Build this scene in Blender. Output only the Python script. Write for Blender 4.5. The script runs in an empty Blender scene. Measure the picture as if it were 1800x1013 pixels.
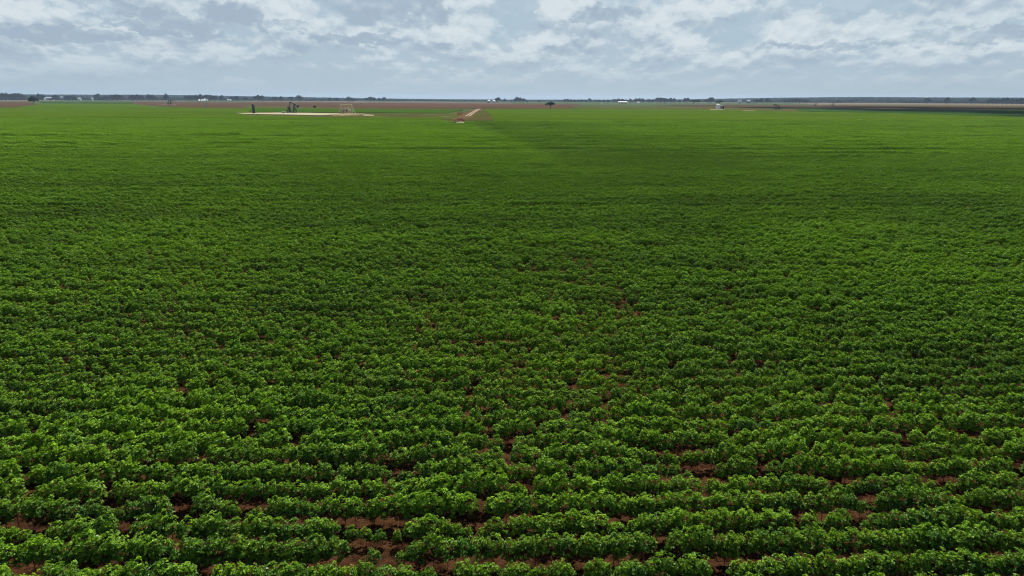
import bpy, math, random
import numpy as np
from mathutils import Vector, Matrix, Euler

# ------------------------------------------------------------------ camera, sky, sun, exposure
S = bpy.context.scene
COL = S.collection
CAM_H = 11.9
FPX = 1200.0                      # focal length in pixels of the 1800 px wide photograph
PITCH = math.atan((506.5 - 174.5) / FPX)
ROLL = math.radians(0.223)
cam_d = bpy.data.cameras.new('camera')
cam_d.sensor_width = 36.0
cam_d.lens = FPX / 1800 * 36
cam_d.clip_start = 0.1
cam_d.clip_end = 60000
cam = bpy.data.objects.new('camera', cam_d)
COL.objects.link(cam)
CR = Matrix.Rotation(math.radians(90) - PITCH, 3, 'X') @ Matrix.Rotation(ROLL, 3, 'Z')
cam.matrix_world = Matrix.Translation((0, 0, CAM_H)) @ CR.to_4x4()
S.camera = cam

SUN_EL, SUN_AZ = math.radians(50), math.radians(9)      # azimuth from +Y towards +X
sun_dir = Vector((math.sin(SUN_AZ) * math.cos(SUN_EL), math.cos(SUN_AZ) * math.cos(SUN_EL), math.sin(SUN_EL)))
sl = bpy.data.lights.new('sun', 'SUN')
sl.energy = 5.0
sl.angle = math.radians(0.5)
sl.color = (1.0, 0.955, 0.88)
sun = bpy.data.objects.new('sun', sl)
sun.rotation_euler = sun_dir.to_track_quat('Z', 'Y').to_euler()
COL.objects.link(sun)

S.view_settings.view_transform = 'Standard'
S.view_settings.look = 'None'
S.view_settings.exposure = 0.8
S.view_settings.gamma = 1.0
S.cycles.max_bounces = 6
S.cycles.transparent_max_bounces = 8
S.cycles.volume_bounces = 0
S.cycles.filter_width = 1.15
S.cycles.use_denoising = True
S.cycles.denoising_input_passes = 'RGB_ALBEDO_NORMAL'
S.cycles.denoising_prefilter = 'NONE'


class NT:
    """small helper for node trees"""
    def __init__(self, tree):
        self.t = tree

    def n(self, kind, **kw):
        nd = self.t.nodes.new(kind)
        for k, v in kw.items():
            setattr(nd, k, v)
        return nd

    def l(self, a, b):
        self.t.links.new(a, b)

    def val(self, sock, v):
        if isinstance(v, bpy.types.NodeSocket):
            self.l(v, sock)
        else:
            sock.default_value = v

    def m(self, op, a, b=0.0, c=None, clamp=False):
        nd = self.n('ShaderNodeMath', operation=op, use_clamp=clamp)
        self.val(nd.inputs[0], a)
        self.val(nd.inputs[1], b)
        if c is not None:
            self.val(nd.inputs[2], c)
        return nd.outputs[0]

    def vm(self, op, a, b):
        nd = self.n('ShaderNodeVectorMath', operation=op)
        self.val(nd.inputs[0], a)
        self.val(nd.inputs[1], b)
        return nd.outputs[0]

    def mix(self, f, a, b):
        nd = self.n('ShaderNodeMix', data_type='RGBA')
        self.val(nd.inputs[0], f)
        self.val(nd.inputs[6], a)
        self.val(nd.inputs[7], b)
        return nd.outputs[2]

    def ramp(self, x, lo, hi, smooth=True, a=0.0, b=1.0):
        nd = self.n('ShaderNodeMapRange', interpolation_type='SMOOTHSTEP' if smooth else 'LINEAR')
        self.val(nd.inputs[0], x)
        for k, v in zip((1, 2, 3, 4), (lo, hi, a, b)):
            self.val(nd.inputs[k], v)
        return nd.outputs[0]

    def noise(self, vec, scale, detail=4.0, rough=0.5, dist=0.0):
        nd = self.n('ShaderNodeTexNoise')
        if vec is not None:
            self.val(nd.inputs['Vector'], vec)
        nd.inputs['Scale'].default_value = scale
        nd.inputs['Detail'].default_value = detail
        nd.inputs['Roughness'].default_value = rough
        nd.inputs['Distortion'].default_value = dist
        return nd.outputs[0]

    def xyz(self, x, y, z):
        nd = self.n('ShaderNodeCombineXYZ')
        for k, v in enumerate((x, y, z)):
            self.val(nd.inputs[k], v)
        return nd.outputs[0]


def ray(px, py):
    return CR @ Vector((px - 900.0, 506.5 - py, -FPX)).normalized()


def at(px, py, z=0.0):
    """the point of the level ground seen at a pixel of the photograph"""
    d = ray(px, py)
    t = (z - CAM_H) / d.z
    return Vector((d.x * t, d.y * t, z))


def lin(r, g, b):
    f = lambda c: (c / 255 / 12.92) if c / 255 <= 0.04045 else ((c / 255 + 0.055) / 1.055) ** 2.4
    return (f(r), f(g), f(b), 1.0)


# ---- world: Nishita sky behind broken cumulus and a pale veil low down
W = bpy.data.worlds.new('World')
S.world = W
W.use_nodes = True
W.cycles.sampling_method = 'MANUAL'
W.cycles.sample_map_resolution = 512
wt = W.node_tree
wt.nodes.clear()
w = NT(wt)
sky = w.n('ShaderNodeTexSky', sky_type='NISHITA')
sky.sun_disc = False
sky.sun_elevation = SUN_EL
sky.sun_rotation = SUN_AZ
sky.air_density = 1.0
sky.dust_density = 1.0
tc = w.n('ShaderNodeTexCoord')
sep = w.n('ShaderNodeSeparateXYZ')
w.l(tc.outputs['Generated'], sep.inputs[0])
X, Y, Z = sep.outputs
zc = w.m('MAXIMUM', Z, 0.0)
az = w.m('MULTIPLY', w.m('ARCTAN2', X, Y), 57.2958)
el = w.m('MULTIPLY', w.m('ARCSINE', Z), 57.2958)


def cloud_coords(dz):
    e = w.m('ADD', w.m('MAXIMUM', el, 0.0), 3.2 + dz)
    u = w.m('MULTIPLY', az, w.m('ADD', 0.185, w.m('DIVIDE', 0.10, e)))
    v = w.m('MULTIPLY', w.m('LOGARITHM', e, 2.718282), 2.7)
    return w.xyz(u, v, w.m('MULTIPLY', az, 0.03))


def density(dz):
    c = cloud_coords(dz)
    a = w.noise(c, 0.95, 8.0, 0.51, 0.0)
    b = w.noise(w.vm('ADD', c, (13.1, 4.7, 2.2)), 0.6, 3.0, 0.5)
    n2 = w.noise(w.vm('ADD', c, (7.7, 1.3, 4.4)), 2.6, 5.0, 0.5)
    bil = w.m('ABSOLUTE', w.m('SUBTRACT', w.m('MULTIPLY', n2, 2.0), 1.0))
    return w.m('ADD', w.m('ADD', w.m('MULTIPLY', a, 0.66), w.m('MULTIPLY', b, 0.32)), w.m('MULTIPLY', bil, 0.15))


d0 = density(0.0)
d1 = density(0.5)
elj = w.m('ADD', el, w.m('MULTIPLY', w.m('SUBTRACT', w.noise(cloud_coords(0.0), 3.2, 6.0, 0.6), 0.5), 2.6))
azj = w.m('ADD', az, w.m('MULTIPLY', w.m('SUBTRACT', w.noise(w.vm('ADD', cloud_coords(0.0), (5.0, 3.0, 9.0)), 2.6, 6.0, 0.6), 0.5), 5.0))


def blob(px, py, rx, ry, slope=0.0):
    """soft elliptic mask round the direction of one cloud, ragged by noise"""
    r = ray(px, py)
    a0 = math.degrees(math.atan2(r.x, r.y))
    e0 = math.degrees(math.asin(r.z))
    k = 1 / 20.5                                  # degrees per photo pixel
    da = w.m('DIVIDE', w.m('SUBTRACT', azj, a0), rx * k)
    ee = w.m('SUBTRACT', w.m('SUBTRACT', elj, e0), w.m('MULTIPLY', w.m('SUBTRACT', az, a0), slope))
    de = w.m('DIVIDE', ee, ry * k)
    d2 = w.m('ADD', w.m('MULTIPLY', da, da), w.m('MULTIPLY', de, de))
    return w.ramp(d2, 1.35, 0.5)


def total(items):
    s = items[0]
    for i in items[1:]:
        s = w.m('MAXIMUM', s, i)
    return s


white = total([blob(500, 12, 60, 34), blob(835, 22, 42, 42), blob(740, 55, 110, 16), blob(990, 14, 50, 18),
               blob(1180, 25, 70, 16, 0.1), blob(1200, 75, 34, 18), blob(1540, 50, 75, 24, 0.12),
               blob(1680, 38, 75, 26, 0.45), blob(1390, 55, 60, 18), blob(1270, 10, 60, 14), blob(20, 12, 40, 14), blob(150, 8, 40, 14),
               blob(1750, 20, 60, 20, 0.3), blob(960, 70, 60, 14, 0.15)])
dark = total([blob(700, 18, 100, 30), blob(640, 68, 90, 10), blob(250, 22, 90, 12, -0.18), blob(400, 22, 45, 20),
              blob(480, 44, 70, 7), blob(1060, 26, 60, 14), blob(1740, 62, 110, 14), blob(1480, 80, 110, 7),
              blob(290, 52, 90, 7, -0.1), blob(1640, 72, 60, 8), blob(120, 62, 90, 12)])
gapm = total([blob(905, 25, 30, 55), blob(1535, 15, 70, 20), blob(1300, 55, 30, 30), blob(1450, 0, 60, 10)])
cover = w.m('MULTIPLY', w.ramp(d0, 0.40, 0.52), w.m('SUBTRACT', 1.0, w.m('MULTIPLY', gapm, 0.75)))
low = w.ramp(el, 0.3, 3.8)                                   # clouds dissolve into the veil low down
relief = w.m('MULTIPLY', w.m('SUBTRACT', d0, d1), 6.0)
thick = w.ramp(d0, 0.54, 0.72)
light = w.m('ADD', w.m('SUBTRACT', w.m('ADD', relief, 0.50), w.m('MULTIPLY', thick, 0.22)),
            w.m('SUBTRACT', w.m('MULTIPLY', white, 0.36), w.m('MULTIPLY', dark, 0.52)), clamp=True)
c_shade, c_mid, c_lit = lin(154, 173, 192), lin(192, 206, 216), lin(226, 234, 238)
cloud_col = w.mix(w.ramp(light, -0.15, 0.60, False), c_shade, c_mid)
cloud_col = w.mix(w.ramp(light, 0.42, 1.15, False), cloud_col, c_lit)
nish = w.n('ShaderNodeVectorMath', operation='SCALE')
w.l(sky.outputs[0], nish.inputs[0])
nish.inputs['Scale'].default_value = 0.09
veil = w.ramp(el, 16.0, 5.0)
gap = w.mix(w.m('MULTIPLY', veil, 0.9), nish.outputs[0], lin(168, 191, 207))
amount = w.m('MULTIPLY', w.m('MAXIMUM', cover, w.m('MULTIPLY', w.m('MAXIMUM', white, dark), 0.85)), low)
amount = w.m('MULTIPLY', amount, w.ramp(el, 40.0, 11.0, True, 0.10, 1.0))
skycol = w.mix(w.m('MULTIPLY', amount, 0.85), gap, cloud_col)
bg = w.n('ShaderNodeBackground')
w.l(skycol, bg.inputs[0])
bg.inputs[1].default_value = 0.574
wo = w.n('ShaderNodeOutputWorld')
w.l(bg.outputs[0], wo.inputs[0])

rng = np.random.default_rng(11)
random.seed(11)


# ------------------------------------------------------------------ materials
def material(name, builder):
    m = bpy.data.materials.new(name)
    m.use_nodes = True
    m.node_tree.nodes.clear()
    t = NT(m.node_tree)
    out = t.n('ShaderNodeOutputMaterial')
    builder(t, out)
    return m


def principled(t, col, rough=0.6, metal=0.0, spec=0.5, normal=None):
    p = t.n('ShaderNodeBsdfPrincipled')
    t.val(p.inputs['Base Color'], col)
    t.val(p.inputs['Roughness'], rough)
    p.inputs['Metallic'].default_value = metal
    p.inputs['Specular IOR Level'].default_value = spec
    if normal is not None:
        t.l(normal, p.inputs['Normal'])
    return p.outputs[0]


def geo_pos(t):
    return t.n('ShaderNodeNewGeometry').outputs['Position']


def bump(t, h, dist, strength=1.0):
    b = t.n('ShaderNodeBump')
    b.inputs['Strength'].default_value = strength
    b.inputs['Distance'].default_value = dist
    t.l(h, b.inputs['Height'])
    return b.outputs[0]


def leaf_material(name, dark, light, tips, trans, patches=False, tw=0.4, sheen=0.016):
    def build(t, out):
        tint = t.n('ShaderNodeAttribute', attribute_name='tint').outputs['Fac']
        P = geo_pos(t)
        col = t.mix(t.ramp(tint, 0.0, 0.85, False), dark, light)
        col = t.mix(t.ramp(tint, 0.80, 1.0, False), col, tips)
        n = t.noise(P, 0.05, 5.0, 0.65)
        col = t.mix(t.m('MULTIPLY', t.ramp(n, 0.42, 0.66), 0.38), col, tips)
        mp = t.n('ShaderNodeMapping')
        t.l(P, mp.inputs[0])
        mp.inputs['Scale'].default_value = (0.06, 0.8, 0.1)
        n2 = t.noise(mp.outputs[0], 1.0, 4.0, 0.65)
        col = t.mix(t.m('MULTIPLY', t.ramp(n2, 0.50, 0.70), 0.45), col, dark)
        mp2 = t.n('ShaderNodeMapping')
        t.l(P, mp2.inputs[0])
        mp2.inputs['Scale'].default_value = (0.012, 0.10, 0.1)
        n4 = t.noise(mp2.outputs[0], 1.0, 5.0, 0.7)
        col = t.mix(t.m('MULTIPLY', t.ramp(n4, 0.46, 0.66), 0.42), col, dark)
        n3 = t.noise(P, 1.1, 3.0, 0.6)
        if patches:
            col = t.mix(t.m('MULTIPLY', t.ramp(n3, 0.54, 0.72), 0.4), col, (0.14, 0.22, 0.02, 1))
            col = t.mix(t.m('MULTIPLY', t.ramp(n3, 0.46, 0.30), 0.5), col, (0.03, 0.12, 0.02, 1))
            # brightness of the far rows at grazing view, painted as lighter, yellower leaf colour
            s0 = t.n('ShaderNodeSeparateXYZ')
            t.l(P, s0.inputs[0])
            col = t.mix(t.m('MULTIPLY', t.ramp(s0.outputs[1], 20.0, 230.0), 0.68), col, tips)
            # leaves turn darker right of one wavy diagonal, fading out further right
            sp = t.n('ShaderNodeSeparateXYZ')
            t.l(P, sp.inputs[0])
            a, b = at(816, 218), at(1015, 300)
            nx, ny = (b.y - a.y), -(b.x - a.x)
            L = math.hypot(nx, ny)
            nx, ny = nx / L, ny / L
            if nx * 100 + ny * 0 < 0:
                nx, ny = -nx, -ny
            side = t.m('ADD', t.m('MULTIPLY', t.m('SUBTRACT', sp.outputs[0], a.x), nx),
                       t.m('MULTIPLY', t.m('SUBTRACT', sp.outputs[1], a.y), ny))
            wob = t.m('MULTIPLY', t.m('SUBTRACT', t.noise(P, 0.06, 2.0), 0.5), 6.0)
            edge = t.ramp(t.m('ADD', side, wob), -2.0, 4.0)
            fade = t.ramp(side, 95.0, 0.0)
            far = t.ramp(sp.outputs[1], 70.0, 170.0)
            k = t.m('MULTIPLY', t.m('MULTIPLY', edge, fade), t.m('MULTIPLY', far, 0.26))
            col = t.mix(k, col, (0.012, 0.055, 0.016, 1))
        base = principled(t, col, 0.6, 0.0, 0.0)
        tr = t.n('ShaderNodeBsdfTranslucent')
        tcol = t.n('ShaderNodeMix', data_type='RGBA', blend_type='MULTIPLY')
        tcol.inputs[0].default_value = 1.0
        t.l(col, tcol.inputs[6])
        tcol.inputs[7].default_value = trans
        t.l(tcol.outputs[2], tr.inputs[0])
        mx = t.n('ShaderNodeMixShader')
        mx.inputs[0].default_value = tw
        t.l(base, mx.inputs[1])
        t.l(tr.outputs[0], mx.inputs[2])
        gl = t.n('ShaderNodeBsdfGlossy')                      # waxy sheen
        gl.inputs['Roughness'].default_value = 0.38
        gl.inputs[0].default_value = (0.9, 1.0, 0.85, 1)
        m2 = t.n('ShaderNodeMixShader')
        m2.inputs[0].default_value = sheen
        t.l(mx.outputs[0], m2.inputs[1])
        t.l(gl.outputs[0], m2.inputs[2])
        t.l(m2.outputs[0], out.inputs[0])
    return material(name, build)


M = {}
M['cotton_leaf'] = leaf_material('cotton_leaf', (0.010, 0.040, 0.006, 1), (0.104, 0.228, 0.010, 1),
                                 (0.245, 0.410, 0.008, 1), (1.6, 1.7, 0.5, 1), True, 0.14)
M['tree_leaf'] = leaf_material('tree_leaf', (0.010, 0.020, 0.010, 1), (0.022, 0.040, 0.016, 1),
                               (0.032, 0.055, 0.018, 1), (1.3, 1.4, 0.8, 1), False, 0.2, 0.0)


def simple(name, col, rough=0.6, metal=0.0, var=0.25, scale=3.0, bmp=0.0):
    def build(t, out):
        obj = t.n('ShaderNodeTexCoord').outputs['Object']
        n = t.noise(obj, scale, 5.0, 0.6)
        d = tuple(c * (1 - var) for c in col[:3]) + (1,)
        c = t.mix(t.ramp(n, 0.3, 0.7), d, col)
        nb = bump(t, n, bmp) if bmp else None
        t.l(principled(t, c, rough, metal, 0.4, nb), out.inputs[0])
    return material(name, build)


M['stem'] = simple('red_brown_stem', (0.085, 0.032, 0.020, 1), 0.7, 0, 0.4, 9)
M['flower'] = simple('cream_petal', (0.50, 0.47, 0.34, 1), 0.6, 0, 0.08, 20)
M['bark'] = simple('bark', (0.060, 0.045, 0.034, 1), 0.9, 0, 0.5, 4, 0.03)
M['black_steel'] = simple('black_painted_steel', (0.012, 0.012, 0.014, 1), 0.45, 0, 0.4, 2)
M['dark_steel'] = simple('dark_machine_paint', (0.030, 0.026, 0.024, 1), 0.5, 0, 0.5, 3)
M['grey_steel'] = simple('weathered_grey_steel', (0.20, 0.20, 0.21, 1), 0.5, 0.2, 0.35, 2)
M['pale_steel'] = simple('pale_machine_paint', (0.46, 0.45, 0.36, 1), 0.5, 0, 0.25, 2)
M['rust'] = simple('rusty_brown_paint', (0.24, 0.14, 0.09, 1), 0.75, 0, 0.4, 2)
M['tan_paint'] = simple('tan_paint', (0.62, 0.50, 0.32, 1), 0.6, 0, 0.2, 2)
M['concrete'] = simple('concrete', (0.45, 0.43, 0.39, 1), 0.9, 0, 0.3, 2, 0.02)
M['white_paint'] = simple('white_painted_sheet', (0.72, 0.73, 0.74, 1), 0.5, 0, 0.08, 1)
M['off_white'] = simple('off_white_siding', (0.55, 0.54, 0.50, 1), 0.7, 0, 0.2, 1)
M['door'] = simple('dark_doorway', (0.035, 0.034, 0.036, 1), 0.6, 0, 0.3, 1)


def soil_build(t, out):
    P = geo_pos(t)
    n = t.noise(P, 2.2, 8.0, 0.72)
    n2 = t.noise(P, 11.0, 6.0, 0.75)
    n3 = t.noise(P, 0.004, 4.0, 0.55)
    c = t.mix(t.ramp(n, 0.35, 0.65), (0.020, 0.009, 0.005, 1), (0.095, 0.045, 0.021, 1))
    c = t.mix(t.m('MULTIPLY', t.ramp(n2, 0.60, 0.72), 0.5), c, (0.085, 0.060, 0.038, 1))
    # far out the open land is a patchwork of stubble, pasture and crops
    far = t.ramp(t.n('ShaderNodeVectorMath', operation='LENGTH').outputs[1], 0, 1)
    ln = t.n('ShaderNodeVectorMath', operation='LENGTH')
    t.l(P, ln.inputs[0])
    far = t.ramp(ln.outputs['Value'], 600.0, 900.0)
    vor = t.n('ShaderNodeTexVoronoi', distance='CHEBYCHEV')
    t.l(P, vor.inputs['Vector'])
    vor.inputs['Scale'].default_value = 0.0016
    sc = t.n('ShaderNodeSeparateColor')
    t.l(vor.outputs['Color'], sc.inputs[0])
    g = t.mix(t.ramp(sc.outputs[0], 0.3, 0.7, False), (0.060, 0.095, 0.028, 1), (0.17, 0.13, 0.085, 1))
    g = t.mix(t.ramp(n3, 0.5, 0.7), g, (0.10, 0.12, 0.05, 1))
    c = t.mix(far, c, g)
    nb = bump(t, t.m('ADD', n, t.m('MULTIPLY', n2, 0.5)), 0.22)
    t.l(principled(t, c, 1.0, 0, 0.0, nb), out.inputs[0])


M['soil'] = material('red_brown_soil', soil_build)


def field_material(name, a_, b_, row_dir=0.0, rows=0.0, spots=None, bumpd=0.5, nscale=0.02):
    """land cover of a far field: mottling, cultivation rows, rough canopy relief"""
    def build(t, out):
        P = geo_pos(t)
        rot = t.n('ShaderNodeMapping')
        t.l(P, rot.inputs[0])
        rot.inputs['Rotation'].default_value = (0, 0, row_dir)
        rot.inputs['Scale'].default_value = (0.12, 1.0, 1.0)
        big = t.noise(rot.outputs[0], nscale, 5.0, 0.6)
        fine = t.noise(P, 1.4, 6.0, 0.7)
        a, b = [tuple(x * 0.84 for x in q[:3]) + (1,) for q in (a_, b_)]
        c = t.mix(t.ramp(big, 0.36, 0.64), a, b)
        st = t.noise(rot.outputs[0], 0.11, 5.0, 0.7)
        dk2 = tuple(x * 0.62 for x in a[:3]) + (1,)
        c = t.mix(t.m('MULTIPLY', t.ramp(st, 0.46, 0.64), 0.8), c, dk2)
        dk = tuple(x * 0.55 for x in a[:3]) + (1,)
        c = t.mix(t.m('MULTIPLY', t.ramp(fine, 0.58, 0.44), 0.5), c, dk)
        if spots:
            c = t.mix(t.m('MULTIPLY', t.ramp(t.noise(P, 0.05, 4.0, 0.7), 0.52, 0.66), 0.8), c, spots)
        h = fine
        if rows:
            wv = t.n('ShaderNodeTexWave', bands_direction='Y')
            t.l(rot.outputs[0], wv.inputs['Vector'])
            wv.inputs['Scale'].default_value = rows
            wv.inputs['Distortion'].default_value = 1.5
            c = t.mix(t.m('MULTIPLY', wv.outputs['Fac'], 0.35), c, dk)
            h = t.m('ADD', fine, t.m('MULTIPLY', wv.outputs['Fac'], 0.4))
        t.l(principled(t, c, 1.0, 0, 0.0, bump(t, h, bumpd)), out.inputs[0])
    return material(name, build)


RD = math.radians(1.5)
M['lush'] = field_material('lush_young_crop', (0.052, 0.102, 0.004, 1), (0.084, 0.140, 0.006, 1), RD, 0.0, None, 0.35)
M['bright'] = field_material('bright_green_crop', (0.040, 0.092, 0.006, 1), (0.056, 0.110, 0.008, 1), RD, 0.0, None, 0.35)
M['dim'] = field_material('dark_green_crop', (0.030, 0.075, 0.010, 1), (0.044, 0.10, 0.012, 1), RD, 0, None, 0.5)
M['brown'] = field_material('brown_ripe_stubble', (0.080, 0.050, 0.025, 1), (0.125, 0.074, 0.040, 1), RD, 0.02, None, 0.2)
M['mauve'] = field_material('pale_bare_field', (0.12, 0.09, 0.07, 1), (0.17, 0.125, 0.095, 1), RD, 0, None, 0.2)
M['rust_field'] = field_material('rust_red_field', (0.14, 0.055, 0.03, 1), (0.18, 0.08, 0.045, 1), RD, 0, None, 0.2)
M['olive'] = field_material('olive_weedy_ground', (0.070, 0.075, 0.020, 1), (0.100, 0.085, 0.028, 1), RD, 0, (0.07, 0.13, 0.02, 1), 0.4)
M['pasture'] = field_material('grey_green_pasture', (0.055, 0.090, 0.030, 1), (0.10, 0.12, 0.05, 1), RD, 0, None, 0.3, 0.006)
M['tan_field'] = field_material('tan_harvested_field', (0.140, 0.112, 0.070, 1), (0.175, 0.140, 0.09, 1), RD, 0, None, 0.1)
M['turnrow'] = field_material('bare_turnrow', (0.11, 0.07, 0.038, 1), (0.14, 0.10, 0.05, 1), RD, 0, (0.10, 0.12, 0.03, 1), 0.2, 0.08)
M['turnrow_weeds'] = field_material('weedy_turnrow', (0.062, 0.070, 0.016, 1), (0.110, 0.075, 0.032, 1), RD, 0, (0.045, 0.085, 0.010, 1), 0.4, 0.05)
M['caliche'] = field_material('pale_caliche', (0.36, 0.33, 0.21, 1), (0.52, 0.47, 0.31, 1), 0.0, 0, None, 0.1, 0.08)
M['sand_bank'] = field_material('tan_sandy_bank', (0.26, 0.20, 0.11, 1), (0.38, 0.31, 0.18, 1), 0.0, 0, (0.25, 0.22, 0.10, 1), 0.2, 0.08)
M['red_earth'] = field_material('red_earth', (0.12, 0.045, 0.03, 1), (0.26, 0.14, 0.10, 1), 0.0, 0, (0.30, 0.22, 0.17, 1), 0.3, 0.3)
M['gravel'] = field_material('pale_gravel', (0.34, 0.26, 0.19, 1), (0.52, 0.42, 0.32, 1), 0.0, 0, None, 0.1, 0.3)
M['hill_wood'] = field_material('wooded_hillside', (0.014, 0.024, 0.014, 1), (0.022, 0.034, 0.018, 1), 0.0, 0, None, 2.0, 0.004)


# ------------------------------------------------------------------ mesh helpers
def make_mesh(name, verts, faces, mats, midx=None, tint=None, smooth=False):
    me = bpy.data.meshes.new(name)
    me.from_pydata([tuple(v) for v in verts], [], [tuple(f) for f in faces])
    for m in mats:
        me.materials.append(m)
    if midx is not None:
        me.polygons.foreach_set('material_index', np.asarray(midx, dtype=np.int32))
    if tint is not None:
        a = me.attributes.new('tint', 'FLOAT', 'FACE')
        a.data.foreach_set('value', np.asarray(tint, dtype=np.float32))
    if smooth:
        me.polygons.foreach_set('use_smooth', np.ones(len(me.polygons), dtype=bool))
    me.update()
    return me


def link(name, data, parent=None, loc=None, rz=0.0, scale=None):
    o = bpy.data.objects.new(name, data)
    COL.objects.link(o)
    if parent is not None:
        o.parent = parent
    if loc is not None:
        o.location = loc
    if rz:
        o.rotation_euler = (0, 0, rz)
    if scale is not None:
        o.scale = (scale,) * 3 if isinstance(scale, (int, float)) else scale
    return o


def tag(o, label=None, cat=None, group=None, kind=None):
    for k, v in (('label', label), ('category', cat), ('group', group), ('kind', kind)):
        if v:
            o[k] = v
    return o


class MB:
    """collects shapes of one part"""
    def __init__(self):
        self.v, self.f = [], []

    def add(self, vs, fs):
        b = len(self.v)
        self.v += [Vector(x) for x in vs]
        self.f += [tuple(i + b for i in f) for f in fs]
        return self

    def box(self, c, s, rot=None, taper=1.0):
        hx, hy, hz = s[0] / 2, s[1] / 2, s[2] / 2
        vs = []
        for z, k in ((-hz, 1.0), (hz, taper)):
            vs += [Vector((-hx * k, -hy * k, z)), Vector((hx * k, -hy * k, z)), Vector((hx * k, hy * k, z)), Vector((-hx * k, hy * k, z))]
        if rot is not None:
            R = Euler(rot).to_matrix()
            vs = [R @ v for v in vs]
        vs = [v + Vector(c) for v in vs]
        return self.add(vs, [(3, 2, 1, 0), (4, 5, 6, 7), (0, 1, 5, 4), (1, 2, 6, 5), (2, 3, 7, 6), (3, 0, 4, 7)])

    def tube(self, a, b, r0, r1=None, n=8, cap=True):
        a, b = Vector(a), Vector(b)
        r1 = r0 if r1 is None else r1
        d = (b - a)
        if d.length < 1e-6:
            return self
        d.normalize()
        u = d.orthogonal().normalized()
        v = d.cross(u)
        vs = []
        for p, r in ((a, r0), (b, r1)):
            for k in range(n):
                t = 2 * math.pi * k / n
                vs.append(p + (u * math.cos(t) + v * math.sin(t)) * r)
        fs = [(k, (k + 1) % n, n + (k + 1) % n, n + k) for k in range(n)]
        if cap:
            fs += [tuple(reversed(range(n))), tuple(range(n, 2 * n))]
        return self.add(vs, fs)

    def beam(self, a, b, wd, hg):
        """rectangular bar from a to b; wd across (horizontal), hg in the vertical plane"""
        a, b = Vector(a), Vector(b)
        d = (b - a).normalized()
        up = Vector((0, 0, 1)) if abs(d.z) < 0.95 else Vector((1, 0, 0))
        s = d.cross(up).normalized()
        u = s.cross(d)
        vs = []
        for p in (a, b):
            for i, j in ((-1, -1), (1, -1), (1, 1), (-1, 1)):
                vs.append(p + s * (i * wd / 2) + u * (j * hg / 2))
        return self.add(vs, [(3, 2, 1, 0), (4, 5, 6, 7), (0, 1, 5, 4), (1, 2, 6, 5), (2, 3, 7, 6), (3, 0, 4, 7)])

    def lathe(self, prof, n=20, c=(0, 0, 0)):
        vs, fs = [], []
        for r, z in prof:
            for k in range(n):
                t = 2 * math.pi * k / n
                vs.append((c[0] + r * math.cos(t), c[1] + r * math.sin(t), c[2] + z))
        for i in range(len(prof) - 1):
            for k in range(n):
                fs.append((i * n + k, i * n + (k + 1) % n, (i + 1) * n + (k + 1) % n, (i + 1) * n + k))
        fs.append(tuple(reversed(range(n))))
        fs.append(tuple(range((len(prof) - 1) * n, len(prof) * n)))
        return self.add(vs, fs)

    def prism(self, pts, y0, y1):
        """outline in x-z extruded along y"""
        n = len(pts)
        vs = [(p[0], y0, p[1]) for p in pts] + [(p[0], y1, p[1]) for p in pts]
        fs = [tuple(range(n)), tuple(reversed(range(n, 2 * n)))]
        fs += [((k + 1) % n, k, n + k, n + (k + 1) % n) for k in range(n)]
        return self.add(vs, fs)

    def build(self, name, mat, parent=None, smooth=False):
        return link(name, make_mesh(name, self.v, self.f, [mat], smooth=smooth), parent)


# ------------------------------------------------------------------ ground
def vnoise(x, y, s, seed=0):
    """cheap smooth value noise in numpy, about -1..1"""
    x = np.asarray(x, float) / s
    y = np.asarray(y, float) / s
    xi, yi = np.floor(x), np.floor(y)
    fx, fy = x - xi, y - yi
    fx, fy = fx * fx * (3 - 2 * fx), fy * fy * (3 - 2 * fy)

    def h(a, b):
        v = np.sin(a * 127.1 + b * 311.7 + seed * 74.7) * 43758.5453
        return (v - np.floor(v)) * 2 - 1
    return (h(xi, yi) * (1 - fx) + h(xi + 1, yi) * fx) * (1 - fy) + (h(xi, yi + 1) * (1 - fx) + h(xi + 1, yi + 1) * fx) * fy


def ground_z(x, y):
    """level to 3 km, then low wooded swells"""
    x, y = np.asarray(x, float), np.asarray(y, float)
    r = np.hypot(x, y)
    ramp = np.clip((r - 3000) / 3200, 0, 1)
    ramp = ramp * ramp * (3 - 2 * ramp)
    a = np.arctan2(x, y)
    q = lambda v: np.clip(v, 0, 1) ** 2 * (3 - 2 * np.clip(v, 0, 1))
    amp = 1 + 19 * q((-0.08 - a) / 0.40) + 25 * q((a - 0.16) / 0.32)
    return ramp * (amp + (0.6 + amp * 0.22) * vnoise(x, y, 1500, 3) + 0.08 * amp * vnoise(x, y, 500, 5))


radii = np.concatenate([[0.001, 40, 120, 300, 700, 1400, 2200, 2700], np.linspace(2900, 7500, 36), [9000, 12000, 18000]])
angs = np.linspace(-math.pi, math.pi, 361)[:-1]
gv, gf, gm = [], [], []
for r in radii:
    xs, ys = r * np.sin(angs), r * np.cos(angs)
    zs = ground_z(xs, ys)
    if r > 8000:
        zs = zs * 0 - 20.0
    gv += list(zip(xs, ys, zs))
na = len(angs)
for i in range(len(radii) - 1):
    for k in range(na):
        gf.append((i * na + k, (i + 1) * na + k, (i + 1) * na + (k + 1) % na, i * na + (k + 1) % na))
        gm.append(1 if radii[i] > 3350 else 0)
gf = [tuple(reversed(f)) for f in gf]
gme = make_mesh('ground', gv, gf, [M['soil'], M['hill_wood']], gm, smooth=True)
tag(link('ground', gme), kind='structure')


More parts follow.
